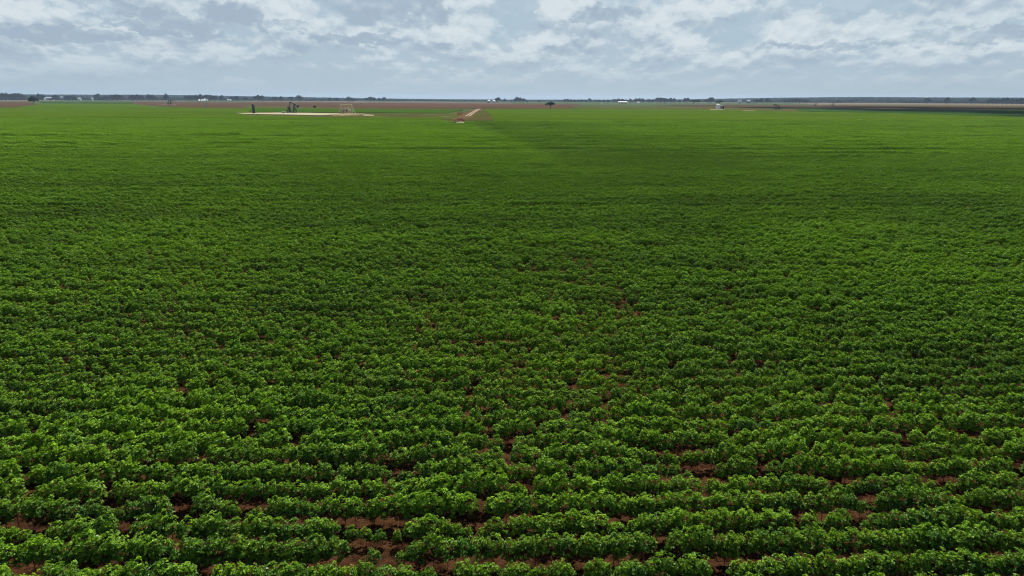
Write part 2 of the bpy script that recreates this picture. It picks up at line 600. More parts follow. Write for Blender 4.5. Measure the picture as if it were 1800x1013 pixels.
def slab(name, pts, mat, top, bottom=-0.3, px=True):
    """one field or road surface as a thin solid with its own edge height"""
    P = [at(p[0], max(p[1], 171.0 + 7.0 * p[0] / 1800 + 4.5)) if px else Vector((p[0], p[1], 0)) for p in pts]
    area = sum(P[i].x * P[(i + 1) % len(P)].y - P[(i + 1) % len(P)].x * P[i].y for i in range(len(P)))
    if area < 0:
        P.reverse()
    n = len(P)
    vs = [(p.x, p.y, top) for p in P] + [(p.x, p.y, bottom) for p in P]
    fs = [tuple(range(n))] + [((k + 1) % n, k, n + k, n + (k + 1) % n) for k in range(n)]
    o = link(name, make_mesh(name, vs, fs, [mat]))
    tag(o, kind='structure')
    return o


# horizon row of the photograph is 168.5 at the left edge, 172.5 centre, 176.5 right
L_, R_ = -260, 2060
slab('pasture', [(L_, 172.5), (300, 175.6), (900, 178.6), (1400, 180.6), (R_, 183), (R_, 198), (L_, 198)], M['pasture'], 0.05)
# centre band of brown fields
slab('stubble_field', [(200, 179.5), (430, 180), (520, 179.5), (1020, 183), (1010, 192), (640, 191.5), (440, 191), (330, 190), (240, 184.5)], M['brown'], 0.12)
slab('bare_field', [(440, 176.5), (900, 181.0), (900, 182.8), (440, 179.2)], M['mauve'], 0.14)
slab('rust_field', [(640, 184.2), (1000, 184.6), (1000, 185.2), (640, 185.0)], M['rust_field'], 0.20)
slab('stubble_field', [(L_, 179.4), (50, 178.8), (66, 184.2), (30, 189.2), (L_, 190)], M['brown'], 0.12)
slab('bare_field', [(L_, 176.2), (40, 176.6), (52, 178.3), (L_, 178.8)], M['mauve'], 0.14)
slab('dark_crop', [(66, 178.7), (230, 179.7), (236, 182.2), (74, 181.6)], M['dim'], 0.9)
slab('bright_crop', [(108, 175.6), (300, 177.4), (300, 178.4), (108, 177.4)], M['bright'], 0.3)
slab('bare_field', [(180, 176.4), (330, 177.6), (330, 178.9), (205, 178.2)], M['mauve'], 0.36)
# near edge crop of the far fields, left of the dirt road and right of it
slab('young_crop', [(L_, 190.6), (30, 190), (60, 185), (70, 182.6), (232, 182.7), (272, 188.3), (330, 190), (440, 191.4), (430, 213.5),
                    (L_, 210.6)], M['lush'], 0.42)
slab('weedy_strip', [(428, 186.2), (640, 191), (800, 192), (806, 207), (795, 215.3), (420, 213.2)], M['olive'], 0.20)
slab('green_crop', [(440, 191.0), (660, 193.0), (815, 193.6), (790, 199.8), (500, 198.2), (436, 197.6)], M['bright'], 0.50)
slab('young_crop', [(380, 203.6), (600, 207.6), (775, 208.5), (780, 215.5), (390, 213.4)], M['lush'], 0.46)
slab('weedy_strip', [(836, 191.6), (854, 192.0), (872, 203), (884, 216.6), (795, 216.0), (800, 206.5)], M['turnrow_weeds'], 0.26)
slab('young_crop', [(849, 192.4), (1020, 192.2), (1240, 193.8), (1400, 197.0), (1560, 199.6), (1800, 207), (R_, 214), (R_, 219),
                    (1800, 212), (1500, 213.6), (1300, 216.2), (868, 216.6), (866, 208), (858, 200)], M['lush'], 0.42)
slab('weedy_strip', [(1000, 186.5), (1230, 188.0), (1400, 192.6), (1420, 197.0), (1240, 194.0), (1020, 192.0)], M['olive'], 0.22)
slab('ploughed_field', [(1150, 184.6), (1430, 185.4), (1800, 187.8), (R_, 189.5), (R_, 197), (1800, 193.5), (1430, 191), (1240, 188.6)], M['brown'], 0.16)
slab('dark_crop', [(1400, 191.2), (1800, 194.2), (R_, 197.4), (R_, 214), (1800, 206.6), (1560, 199.2), (1405, 196.2)], M['dim'], 0.34)
slab('harvested_field', [(1395, 181.8), (1600, 182.4), (1800, 184.4), (R_, 187), (R_, 188.6), (1800, 186.6), (1600, 185.4), (1440, 185.0)], M['tan_field'], 0.18)
slab('harvested_field', [(1180, 182.8), (1400, 183.2), (1400, 184.2), (1180, 183.8)], M['pasture'], 0.20)
# well pads, banks, road ruts
slab('well_pad', [(416, 200.2), (500, 199.3), (575, 200.6), (640, 200.8), (600, 203.6), (560, 204.2), (500, 202.8), (430, 201.9)], M['caliche'], 0.60)
slab('well_pad', [(1249, 192.8), (1274, 193.0), (1273, 194.1), (1247, 194.0)], M['sand_bank'], 0.45)
slab('well_pad', [(1304, 195.3), (1328, 195.6), (1326, 196.3), (1306, 196.2)], M['sand_bank'], 0.50)
slab('well_pad', [(285, 183.6), (310, 183.9), (311, 185.2), (284, 184.9)], M['mauve'], 0.45)
slab('farm_track', [(640, 203.2), (657, 203.6), (657, 204.8), (638, 204.6)], M['caliche'], 0.55)


def ribbon(name, line, width, mat, top):
    pts = [at(*p) for p in line]
    fine = []
    for a, b in zip(pts, pts[1:]):
        for k in range(12):
            fine.append(a.lerp(b, k / 12))
    fine.append(pts[-1])
    vs, fs = [], []
    for i, p in enumerate(fine):
        d = (fine[min(i + 1, len(fine) - 1)] - fine[max(i - 1, 0)]).normalized()
        s = Vector((d.y, -d.x, 0))
        wv = width * (1 + 0.22 * math.sin(i * 1.7) + 0.15 * math.sin(i * 0.63))
        for j in (-1, 1):
            q = p + s * (j * wv / 2)
            vs += [(q.x, q.y, top), (q.x, q.y, -0.2)]
    for i in range(len(fine) - 1):
        a = i * 4
        fs += [(a, a + 2, a + 6, a + 4), (a + 1, a, a + 4, a + 5), (a + 2, a + 3, a + 7, a + 6)]
    return tag(link(name, make_mesh(name, vs, fs, [mat])), kind='structure')


ribbon('dirt_road', [(806, 211), (816, 206.5), (827, 200), (843, 191.7)], 9.5, M['turnrow'], 0.32)
ribbon('wheel_rut', [(818.5, 205.4), (826, 200.5), (835, 195.0), (841, 192.0)], 1.15, M['gravel'], 0.37)
ribbon('wheel_rut', [(824.5, 205.4), (831, 200.2), (838.5, 195.0), (844.0, 192.0)], 1.25, M['gravel'], 0.37)
ribbon('farm_track', [(830, 190.9), (850, 190.9)], 14.0, M['rust_field'], 0.42)


def mound(name, px, py, lx, ly, hz, mat, seed=0, kind='structure'):
    """an irregular low heap of earth"""
    c = at(px, py)
    n, m = 40, 10
    vs, fs = [(c.x, c.y, hz)], []
    for i in range(1, m + 1):
        q = i / m
        for k in range(n):
            t = 2 * math.pi * k / n
            rr = 1 + 0.18 * math.sin(3 * t + seed) + 0.10 * math.sin(7 * t + seed * 2)
            x, y = lx * q * rr * math.cos(t), ly * q * rr * math.sin(t)
            z = hz * (1 - q ** 2.5) * (1 + 0.25 * float(vnoise(x + 50 * seed, y, lx * 0.22))) - 0.05
            vs.append((c.x + x, c.y + y, z if i < m else -0.3))
    for k in range(n):
        fs.append((0, 1 + k, 1 + (k + 1) % n))
    for i in range(m - 1):
        for k in range(n):
            fs.append((1 + i * n + k, 1 + (i + 1) * n + k, 1 + (i + 1) * n + (k + 1) % n, 1 + i * n + (k + 1) % n))
    return tag(link(name, make_mesh(name, vs, fs, [mat], smooth=True)), kind=kind)


mound('sand_bank', 615, 203.0, 14.5, 9, 1.5, M['sand_bank'], 1)
mound('sand_bank', 590, 203.6, 8, 6, 1.1, M['sand_bank'], 4)
mound('red_earth', 808, 213.8, 2.8, 6.5, 1.7, M['red_earth'], 2)
mound('gravel_patch', 810, 217.0, 2.3, 3.0, 0.8, M['gravel'], 5)

# ------------------------------------------------------------------ cotton plants
LEAF_A = [(-105, .55), (-78, .86), (-58, .50), (-38, .98), (-18, .52), (0, 1.1), (18, .52), (38, .98), (58, .50), (78, .86), (105, .55)]


def cotton_plant_arrays(r, detail, height=0.88, rad=0.40, nleaf=150, size=0.078, with_stem=True, ntip=34):
    """leaves (verts, faces, tint) and stem MB of one bushy plant"""
    V, F, T = [], [], []
    tips = []
    for k in range(ntip):                       # leaves gather round branch tips, leaving dark hollows between
        zz = 0.44 + 0.56 * ((k + r.random()) / ntip)
        prof = math.sqrt(max(0.0, 1 - (max(zz - 0.40, 0) / 0.66) ** 2.0)) * (0.6 + 0.4 * min(1, zz / 0.4))
        a = k * 2.399 + r.normal() * .4
        rr = rad * prof * (0.50 + 0.35 * r.random())
        tips.append((rr * math.cos(a) * 1.28, rr * math.sin(a), height * (zz * 0.90 + 0.04 * r.normal()), rad * (0.20 + 0.16 * r.random())))
    for i in range(nleaf):
        tx, ty, tz, ts = tips[int(r.integers(0, ntip))]
        d = r.normal(size=3)
        d /= np.linalg.norm(d)
        d[2] = abs(d[2]) * 0.9 - 0.15
        c = np.array([tx, ty, tz]) + d * ts * (0.6 + 0.5 * r.random())
        c[2] = max(0.06, c[2])
        rr = math.hypot(c[0], c[1])
        zz = min(1.0, c[2] / height)
        a = math.atan2(c[1], c[0])
        outw = np.array([math.cos(a), math.sin(a), 0])
        tilt = 0.25 + 0.75 * (rr / rad) * (0.4 + r.random()) + 0.25 * r.normal()
        nrm = np.array([outw[0] * math.sin(tilt), outw[1] * math.sin(tilt), math.cos(tilt)]) + 0.22 * r.normal(size=3)
        nrm /= np.linalg.norm(nrm)
        ax = outw + 0.7 * r.normal(size=3) * np.array([1, 1, .3])
        ax -= nrm * ax.dot(nrm)
        ax /= np.linalg.norm(ax) + 1e-9
        sd = np.cross(nrm, ax)
        s = size * (0.6 + 0.7 * r.random()) * (1.12 - 0.30 * zz)
        b = len(V)
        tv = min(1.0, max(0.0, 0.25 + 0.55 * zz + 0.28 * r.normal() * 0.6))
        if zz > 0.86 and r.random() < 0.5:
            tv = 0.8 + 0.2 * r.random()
        if detail == 2:
            V.append(c)
            cup = r.uniform(-0.15, 0.35)
            for g, q in LEAF_A:
                g = math.radians(g)
                p = c + s * q * (ax * math.cos(g) + sd * math.sin(g)) - nrm * s * cup * (q - 0.45) + nrm * s * 0.10 * (q < 0.7)
                V.append(p)
            n = len(LEAF_A)
            for k in range(n - 1):
                F.append((b, b + 1 + k, b + 2 + k))
                T.append(tv)
        else:
            V += [c - ax * s * 0.5, c + sd * s * 0.9 + ax * s * .25 - nrm * s * .15, c + ax * s * 1.05 - nrm * s * .2, c - sd * s * 0.9 + ax * s * .25 - nrm * s * .15]
            F += [(b, b + 1, b + 2), (b, b + 2, b + 3)]
            T += [tv, tv]
    st = MB()
    if with_stem:
        top = Vector((r.normal() * .03, r.normal() * .03, height * 0.86))
        mid = Vector((r.normal() * .02, r.normal() * .02, height * 0.45))
        st.tube((0, 0, -0.03), mid, 0.011, 0.008, 5, False)
        st.tube(mid, top, 0.008, 0.003, 5, False)
        for k in range(9):
            zz = 0.15 + 0.07 * k
            a = k * 2.4 + r.random()
            b0 = Vector((0, 0, height * zz))
            L = rad * (0.85 - 0.45 * zz)
            b1 = Vector((L * math.cos(a), L * math.sin(a), height * (zz + 0.22)))
            st.tube(b0, b1, 0.0055, 0.0025, 4, False)
    return V, F, T, st


variants_foliage, variants_stem = [], []
src_near = bpy.data.collections.new('near cotton sources')
src_mid = bpy.data.collections.new('mid cotton sources')
src_far = bpy.data.collections.new('far cotton sources')
for k in range(10):
    r = np.random.default_rng(100 + k)
    V, F, T, st = cotton_plant_arrays(r, 2, 0.94 + 0.14 * r.random(), 0.275 + 0.06 * r.random(), 400, 0.070)
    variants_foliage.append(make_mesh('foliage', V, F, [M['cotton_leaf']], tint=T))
    variants_stem.append(make_mesh('stem', st.v, st.f, [M['stem']]))
    n0 = len(V)
    vs = [tuple(v) for v in V] + [tuple(v) for v in st.v]
    fs = list(F) + [tuple(i + n0 for i in f) for f in st.f]
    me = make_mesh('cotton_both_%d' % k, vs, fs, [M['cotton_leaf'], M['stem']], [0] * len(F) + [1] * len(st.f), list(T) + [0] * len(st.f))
    src_near.objects.link(bpy.data.objects.new('near_source_%d' % k, me))
for k in range(6):
    r = np.random.default_rng(200 + k)
    V, F, T, st = cotton_plant_arrays(r, 2, 1.0, 0.285, 400, 0.071, False)
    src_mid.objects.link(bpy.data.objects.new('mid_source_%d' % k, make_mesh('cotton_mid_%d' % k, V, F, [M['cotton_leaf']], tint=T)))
for k in range(6):
    r = np.random.default_rng(300 + k)
    VV, FF, TT = [], [], []
    for j in range(7):
        V, F, T, st = cotton_plant_arrays(r, 2, 0.95 + 0.14 * r.random(), 0.28 + .06 * r.random(), 170, 0.112, False)
        off = np.array([(j - 3) * 0.56 + r.normal() * .05, r.normal() * .04, 0])
        b = len(VV)
        VV += [v + off for v in V]
        FF += [tuple(i + b for i in f) for f in F]
        TT += T
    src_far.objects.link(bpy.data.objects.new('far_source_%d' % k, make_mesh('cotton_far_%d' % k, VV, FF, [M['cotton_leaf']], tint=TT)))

ROW = 0.965
ROW_ANG = math.radians(1.6)          # rows run almost across the view
cosr, sinr = math.cos(ROW_ANG), math.sin(ROW_ANG)
edge_l, edge_c1, edge_c, edge_r = at(-200, 208.8), at(300, 212), at(800, 216.6), at(2000, 214)
EDGE = [at(-400, 208.6), at(0, 210.8), at(300, 212.4), at(600, 215.6), at(788, 216.6), at(794, 220.6), at(821, 220.6), at(826, 216.8), at(900, 217), at(1300, 216.6), at(1500, 214.4), at(1800, 212.6), at(2200, 213.5)]
ex = np.array([p.x for p in EDGE])
ey = np.array([p.y for p in EDGE])
bare = [(at(px, py), rx, ry, s) for px, py, rx, ry, s in [
    (945, 493, 1.2, .6, .9), (1035, 515, 1.0, .6, .9), (985, 510, .8, .6, .9), (1060, 497, .6, .5, .9), (1285, 492, .9, .9, .9), (1090, 542, .8, 3.5, 1.0), (1385, 480, 1.2, 2, .8),
    (1090, 672, .6, 1.8, 1.1), (1240, 430, 3, 2, .7), (1010, 470, 3, 2, .55), (780, 705, .9, .7, .7), (1140, 835, .7, .7, .9),
    (1232, 850, .7, .9, 1.2), (712, 850, .55, .6, 1.1), (1712, 800, .7, .7, 1.0), (60, 975, .8, .5, 1.2), (690, 985, .5, .9, 1.3),
    (640, 960, .7, .4, .8), (828, 950, .6, .5, 1.0), (1095, 955, .6, .5, .6), (1380, 862, .8, .4, .9), (1495, 885, .6, .5, 1.0),
    (1540, 925, .6, .5, 1.0), (1655, 880, .5, .8, 1.0), (190, 935, .6, .6, .8), (440, 925, .5, .5, 1.0), (925, 880, .5, .6, 1.0),
    (1190, 830, .6, .4, .8), (1770, 960, .8, .8, .6), (330, 780, 1., .6, .4), (160, 700, .9, .7, .5)]]


def vigour(x, y):
    v = 0.92 + 0.12 * vnoise(x, y, 2.3, 1) + 0.11 * vnoise(x, y * 1.0, 1.0, 2) + 0.10 * vnoise(x, y, 11, 4) + 0.07 * vnoise(x, y, 40, 7)
    for c, rx, ry, s in bare:
        v = v - 0.45 * s * np.exp(-((x - c.x) / rx) ** 2 - ((y - c.y) / ry) ** 2)
    return v


row_height = 1 + 0.07 * np.random.default_rng(5).normal(size=997)


def lay_rows(d0, d1, step, jit, rows_min=None):
    """plant sites along the rows between two distances ahead of the camera"""
    X_, Y_, R_ow = [], [], []
    k0, k1 = int(d0 / ROW) - 30, int(d1 / ROW) + 40
    half = d1 * 0.80 + 14
    s = np.arange(-half, half, step)
    for k in range(k0, k1):
        ss = s + rng.uniform(-.5, .5) * step + rng.normal(0, jit, len(s))
        q = k * ROW + rng.normal(0, 0.028, len(s)) + 0.03 * vnoise(ss, ss * 0 + k * 9.1, 6.0, 8)
        x = ss * cosr - q * sinr
        y = ss * sinr + q * cosr
        ok = (y >= d0) & (y < d1) & (np.abs(x) < y * 0.80 + 10) & (y < np.interp(x, ex, ey))
        X_.append(x[ok])
        Y_.append(y[ok])
        R_ow.append(np.full(int(ok.sum()), row_height[k % 997]))
    return np.concatenate(X_), np.concatenate(Y_), np.concatenate(R_ow)


NEAR, MID = 62.0, 150.0
nx, ny, nr = lay_rows(11.5, NEAR, 0.40, 0.07)
vg = np.minimum(vigour(nx, ny) * (1 + (nr - 1) * .5), 1.25)
keep = (vg > 0.41) & (rng.random(len(vg)) > 0.05)
nx, ny, vg = nx[keep], ny[keep], vg[keep]
mx_, my_, mr = lay_rows(NEAR, MID, 0.45, 0.08)
mv = vigour(mx_, my_) * mr
keep = mv > 0.45
mx_, my_, mv = mx_[keep], my_[keep], mv[keep]
fx_, fy_, fr = lay_rows(MID, 470.0, 3.9, 0.1)
fv = np.clip(vigour(fx_, fy_), 0.72, 1.15) * (1 + (fr - 1) * 2.4) * (1 + 0.24 * vnoise(fx_, fy_ * 5, 30, 21))

# the 300 plants that show largest become things of their own
inv = CR.transposed()
cand = []
for i in range(len(nx)):
    if ny[i] > 30:
        continue
    v = inv @ Vector((nx[i], ny[i], 0.5 - CAM_H))
    if v.z < 0:
        px, py = 900 + FPX * v.x / -v.z, 506.5 - FPX * v.y / -v.z
        if -12 < px < 1812 and py < 1022:
            cand.append((-(vg[i] / v.length), i))
cand.sort()
near_ids = [i for _, i in cand[:300]]
is_ind = np.zeros(len(nx), bool)
is_ind[near_ids] = True


def flower_mesh(r, k):
    V, F, T, _ = None, None, None, None
    mb = MB()
    for j in range(k):
        a, rr, z = r.random() * 6.28, 0.25 * math.sqrt(r.random()), 0.62 + 0.22 * r.random()
        c = Vector((rr * math.cos(a), rr * math.sin(a), z))
        for q in range(5):
            t = q * 1.2566
            d = Vector((math.cos(t), math.sin(t), 0.5))
            s_ = Vector((-math.sin(t), math.cos(t), 0)) * 0.022
            mb.add([c, c + d * 0.030 + s_, c + d * 0.045, c + d * 0.030 - s_], [(0, 1, 2, 3)])
    return make_mesh('flower', mb.v, mb.f, [M['flower']])


fl = [flower_mesh(np.random.default_rng(7 + k), 1) for k in range(3)]
order = sorted(near_ids, key=lambda i: (ny[i], nx[i]))
for j, i in enumerate(order):
    k = int(rng.integers(0, 10))
    root = link('cotton_plant', None, loc=(nx[i], ny[i], 0), rz=float(ROW_ANG + math.pi * rng.integers(0, 2) + rng.normal(0, 0.15)),
                scale=(float(vg[i] * rng.uniform(.92, 1.12)), float(vg[i] * rng.uniform(.92, 1.12)), float(vg[i] * rng.uniform(.9, 1.1))))
    root.empty_display_size = 0.2
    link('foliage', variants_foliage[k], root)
    link('stem', variants_stem[k], root)
    if rng.random() < 0.06:
        link('flower', fl[j % 3], root)
        tag(root, 'bushy green cotton plant bearing a small cream flower in the rows along the photo bottom', 'cotton plant', 'cotton plants in the nearest rows')
    else:
        tag(root, 'bushy green cotton plant without flowers in the rows along the photo bottom', 'cotton plant', 'cotton plants in the nearest rows')


# ---- everything behind: one countless mass, leaf meshes laid on points
def point_object(name, groups, mats=()):
    """groups: list of (collection, xyz, rotz, scale(3), index)"""
    P = np.concatenate([g[1] for g in groups]).astype(np.float32)
    me = bpy.data.meshes.new(name)
    me.vertices.add(len(P))
    me.vertices.foreach_set('co', P.ravel())
    rot = np.zeros_like(P)
    rot[:, 2] = np.concatenate([g[2] for g in groups])
    scl = np.concatenate([g[3] for g in groups]).astype(np.float32)
    idx = np.concatenate([g[4] for g in groups]).astype(np.int32)
    lod = np.concatenate([np.full(len(g[1]), n) for n, g in enumerate(groups)]).astype(np.int32)
    a = me.attributes.new('rot', 'FLOAT_VECTOR', 'POINT')
    a.data.foreach_set('vector', rot.ravel())
    a = me.attributes.new('scl', 'FLOAT_VECTOR', 'POINT')
    a.data.foreach_set('vector', scl.ravel())
    a = me.attributes.new('pick', 'INT', 'POINT')
    a.data.foreach_set('value', idx)
    a = me.attributes.new('lod', 'INT', 'POINT')
    a.data.foreach_set('value', lod)
    me.update()
    o = link(name, me)
    ng = bpy.data.node_groups.new(name + '_nodes', 'GeometryNodeTree')
    ng.interface.new_socket('Geometry', in_out='INPUT', socket_type='NodeSocketGeometry')
    ng.interface.new_socket('Geometry', in_out='OUTPUT', socket_type='NodeSocketGeometry')
    g = NT(ng)
    gi, go = g.n('NodeGroupInput'), g.n('NodeGroupOutput')
    join = g.n('GeometryNodeJoinGeometry')

    def attr(nm, ty):
        n_ = g.n('GeometryNodeInputNamedAttribute', data_type=ty)
        n_.inputs['Name'].default_value = nm
        return n_.outputs['Attribute']
    ar, as_, ai, al = attr('rot', 'FLOAT_VECTOR'), attr('scl', 'FLOAT_VECTOR'), attr('pick', 'INT'), attr('lod', 'INT')
    for n, gr in enumerate(groups):
        ci = g.n('GeometryNodeCollectionInfo', transform_space='ORIGINAL')
        ci.inputs['Collection'].default_value = gr[0]
        ci.inputs['Separate Children'].default_value = True
        ci.inputs['Reset Children'].default_value = True
        cmp_ = g.n('FunctionNodeCompare', data_type='INT', operation='EQUAL')
        g.l(al, cmp_.inputs[2])
        cmp_.inputs[3].default_value = n
        ip = g.n('GeometryNodeInstanceOnPoints')
        g.l(gi.outputs[0], ip.inputs['Points'])
        g.l(cmp_.outputs[0], ip.inputs['Selection'])
        g.l(ci.outputs[0], ip.inputs['Instance'])
        ip.inputs['Pick Instance'].default_value = True
        g.l(ai, ip.inputs['Instance Index'])
        e2r = g.n('FunctionNodeEulerToRotation')
        g.l(ar, e2r.inputs[0])
        g.l(e2r.outputs[0], ip.inputs['Rotation'])
        g.l(as_, ip.inputs['Scale'])
        g.l(ip.outputs[0], join.inputs[0])
    g.l(join.outputs[0], go.inputs[0])
    md = o.modifiers.new('plants', 'NODES')
    md.node_group = ng
    return o


def grp(coll, x, y, z, rot, s, nvar):
    n = len(x)
    return (coll, np.stack([x, y, z], 1), rot, s, rng.integers(0, nvar, n))


sel = ~is_ind
n1, n2, n3 = int(sel.sum()), len(mx_), len(fx_)


def turn(n):
    return ROW_ANG + math.pi * rng.integers(0, 2, n) + rng.normal(0, 0.15, n)


def sc3(v, lo=.9, hi=1.12):
    return np.stack([v * rng.uniform(lo, hi, len(v)), v * rng.uniform(lo, hi, len(v)), v * rng.uniform(lo, hi, len(v))], 1)


far_s = np.stack([np.full(n3, 1.0) * np.where(rng.random(n3) < .5, -1, 1), fv * rng.uniform(.9, 1.15, n3), fv * rng.uniform(.9, 1.12, n3)], 1)
far_s[:, 0] = 1.0
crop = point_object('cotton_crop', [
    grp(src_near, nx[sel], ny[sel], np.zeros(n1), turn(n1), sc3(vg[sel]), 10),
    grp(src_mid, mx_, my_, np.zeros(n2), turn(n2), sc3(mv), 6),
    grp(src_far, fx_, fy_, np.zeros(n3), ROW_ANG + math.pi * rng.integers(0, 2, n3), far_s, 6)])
tag(crop, 'broad green cotton crop in even rows filling the field behind the nearest plants', 'crop', kind='stuff')
print('PLANTS', n1, n2, n3)


# ------------------------------------------------------------------ trees
def tree_meshes(seed, h=10.0, cw=6.0, base=0.22, flat=1.0, nlump=16, per=95, leaf=0.55, lean=0.0, fork=False):
    """trunk with limbs, and a crown of leaf clumps with gaps"""
    r = np.random.default_rng(seed)
    tr = MB()
    trunk_top = h * 0.55
    p0 = Vector((0, 0, -0.3))
    p1 = Vector((lean * 0.4, r.normal() * .2, h * base))
    p2 = Vector((lean, r.normal() * .3, trunk_top))
    rad = h * 0.032
    tr.tube(p0, p1, rad * 1.35, rad, 9, False)
    tr.tube(p1, p2, rad, rad * 0.5, 8, False)
    lumps = []
    for k in range(nlump):
        a = k * 2.399 + r.random() * .7
        q = math.sqrt((k + .5) / nlump)
        rr = cw * 0.5 * q * (0.72 + 0.22 * r.random())
        z = h * (base + 0.16) + (h * (0.80 - base)) * (1 - q ** 2 * 0.75) * (0.55 + 0.45 * r.random()) * flat
        lumps.append((Vector((rr * math.cos(a) + lean, rr * math.sin(a), min(z, h * 0.93))), cw * 0.135 * (0.75 + 0.6 * r.random())))
    for c, s in lumps:
        st = p1.lerp(p2, min(1, max(0, r.uniform(0.0, .9))))
        if fork and r.random() < .5:
            st = p1
        m = st.lerp(c, .5) + Vector((r.normal() * .2, r.normal() * .2, -0.1))
        tr.tube(st, m, rad * 0.38, rad * 0.22, 5, False)
        tr.tube(m, c, rad * 0.22, rad * 0.08, 5, False)
    V, F, T = [], [], []
    for c, s in lumps:
        lt = r.uniform(0.1, 0.8)
        for i in range(per):
            d = r.normal(size=3)
            d /= np.linalg.norm(d)
            rr = s * (0.55 + 0.65 * r.random() ** .6)
            p = np.array(c) + d * rr * np.array([1.25, 1.25, 0.8])
            nrm = d + 0.6 * r.normal(size=3) + np.array([0, 0, .4])
            nrm /= np.linalg.norm(nrm)
            ax = np.cross(nrm, r.normal(size=3))
            ax /= np.linalg.norm(ax)
            sd = np.cross(nrm, ax)
            q = leaf * (0.5 + 0.7 * r.random())
            b = len(V)
            V += [p - ax * q * .6, p + sd * q * .5 + ax * q * .1, p + ax * q * .7, p - sd * q * .5]
            F.append((b, b + 1, b + 2, b + 3))
            T.append(min(.98, max(0, lt + 0.2 * r.normal())))
    return make_mesh('trunk', tr.v, tr.f, [M['bark']]), make_mesh('crown', V, F, [M['tree_leaf']], tint=T)


TREES = [tree_meshes(1, 10, 9.5, .20), tree_meshes(2, 10, 8.0, .16), tree_meshes(3, 10, 11.5, .18, .9, 18),
         tree_meshes(4, 10, 7.0, .14), tree_meshes(5, 10, 10.5, .22, 1.0, 14), tree_meshes(6, 10, 12.5, .15, .85, 20)]


def tree(px, top, label, group=None, base=None, width=None, var=None, cat='tree', name='tree', meshes=None, nat_h=8.9, nat_w=None):
    """a tree standing at a photo column; its real size follows from its distance"""
    yh = 171.0 + 7.0 * px / 1800
    base = max(base if base else yh + 6.2, yh + 5.4)
    p = at(px, base)
    depth = -(inv @ Vector((p.x, p.y, -CAM_H))).z
    m_px = depth / FPX / 1.036
    h = (base - top) * m_px
    v = int(rng.integers(0, 6)) if var is None else var
    tm = meshes or TREES[v]
    o = link(name, None, loc=(p.x, p.y, 0), rz=float(rng.uniform(0, 6.28)) if meshes is None else 0.0)
    nw = nat_w or (9.5, 8.0, 11.5, 7.0, 10.5, 12.5)[v]
    sz = h / nat_h
    sx = (width * m_px / nw) if width else sz * float(rng.uniform(.9, 1.15))
    o.scale = (sx, sx, sz)
    link('trunk', tm[0], o)
    link('crown', tm[1], o)
    tag(o, label, cat, group)
    return o


flat_tree = tree_meshes(21, 10, 12.0, .22, 1.0, 26, 120, .6)
tree(60, 171.0, 'dark round-crowned tree standing alone at the corner of the brown field on the left', base=184.2, width=15.5,
     meshes=flat_tree, nat_w=12.0)
umbrella_tree = tree_meshes(22, 10, 11.0, .36, .72, 18, 100, .6, -0.4, True)
tree(968, 178.6, 'lone tree with forked bare trunk and spreading top at the green field edge', base=191.8, width=15.5,
     meshes=umbrella_tree, nat_h=9.3, nat_w=11.0)
shrub = tree_meshes(23, 10, 11.0, .08, 1.0, 14, 90, .9)
tree(553, 186.6, 'small dark green shrub alone between the pumpjack and the tan shelter', base=190.8, width=6.5,
     meshes=shrub, cat='shrub', name='shrub')

def many(lst, label, group, base=None):
    words = ['first', 'second', 'third', 'fourth', 'fifth', 'sixth', 'seventh', 'eighth', 'ninth', 'tenth']
    lst = sorted(lst)
    for i, (px, top, *rest) in enumerate(lst):
        w_ = words[i] if i < len(lst) - 1 else 'last'
        tree(px, top, '%s from left, %s' % (w_, label), group, base, rest[0] if rest else None)


many([(3, 164), (10, 163.2), (20, 165.5), (30, 163.6), (37, 165), (-8, 164)], 'hazy tree in the far clump at the left edge', 'trees in the clump at the left edge')
many([(69, 164.5, 8), (75, 166)], 'hazy tree between the lone round tree and long white shed', 'trees beside the long white shed')
many([(98, 167), (120, 168), (128, 168.6)], 'low hazy tree just right of the long white shed', 'low trees right of the long white shed')
tree(172, 165.6, 'rounded hazy tree standing right of the small pale hut near the left horizon')
tree(187, 168.5, 'small hazy tree standing alone right of the rounded tree on the left horizon')
many([(198, 167), (205, 166.4), (212, 166.8)], 'hazy tree in a tight clump of three on the left horizon', 'clump of three trees on the left horizon')
many([(233, 167.2), (241, 167), (249, 167.4), (262, 167), (269, 167.5)], 'low hazy tree in the broken line left of the tall pointed tree', 'broken tree line left of the tall tree')
tree(293, 164.6, 'tallest hazy tree on the left horizon, standing over the far pumpjack', width=9)
many([(330, 168.5), (338, 168), (347, 167), (353, 166.4), (363, 166.5), (369, 166.8), (378, 168), (390, 168.4)],
     'grey green tree in the clump behind the pair of white roofs', 'clump behind the pair of white roofs')
many([(408, 170), (416, 169.6), (432, 171)], 'low hazy tree between the white roofs and the dense dark grove', 'low trees left of the dense grove')
many([(450, 168.6), (455, 168), (461, 168.2)], 'dense dark tree in the square grove above the black vessel', 'dense grove above the black vessel')
many([(483, 170.5), (495, 170), (512, 170)], 'low far tree behind the pumpjack left of the round-topped tree', 'low trees behind the pumpjack')
tree(526, 167.6, 'round-topped taller tree just right of the nearest pumpjack on the horizon')
many([(580, 172), (592, 172)], 'low tree on the horizon left of the tan shelter', 'low trees left of the tan shelter')
tree(613, 170.2, 'rounded dark tree on the horizon right above the tan shelter')
tree(620, 172.2, 'low tree touching the rounded dark tree above the tan shelter')
many([(644, 172), (651, 170.2), (657, 171.5), (667, 172.6)], 'dark tree in the small clump right of the tan shelter', 'clump right of the tan shelter')
tree(675, 171.2, 'last small dark tree at the right end of the clump past the tan shelter')
tree(875, 171.8, 'dark tree directly behind the right-hand white grain bin', width=11)
tree(887, 173.8, 'low round tree between the grain bins and the taller grove', width=8)
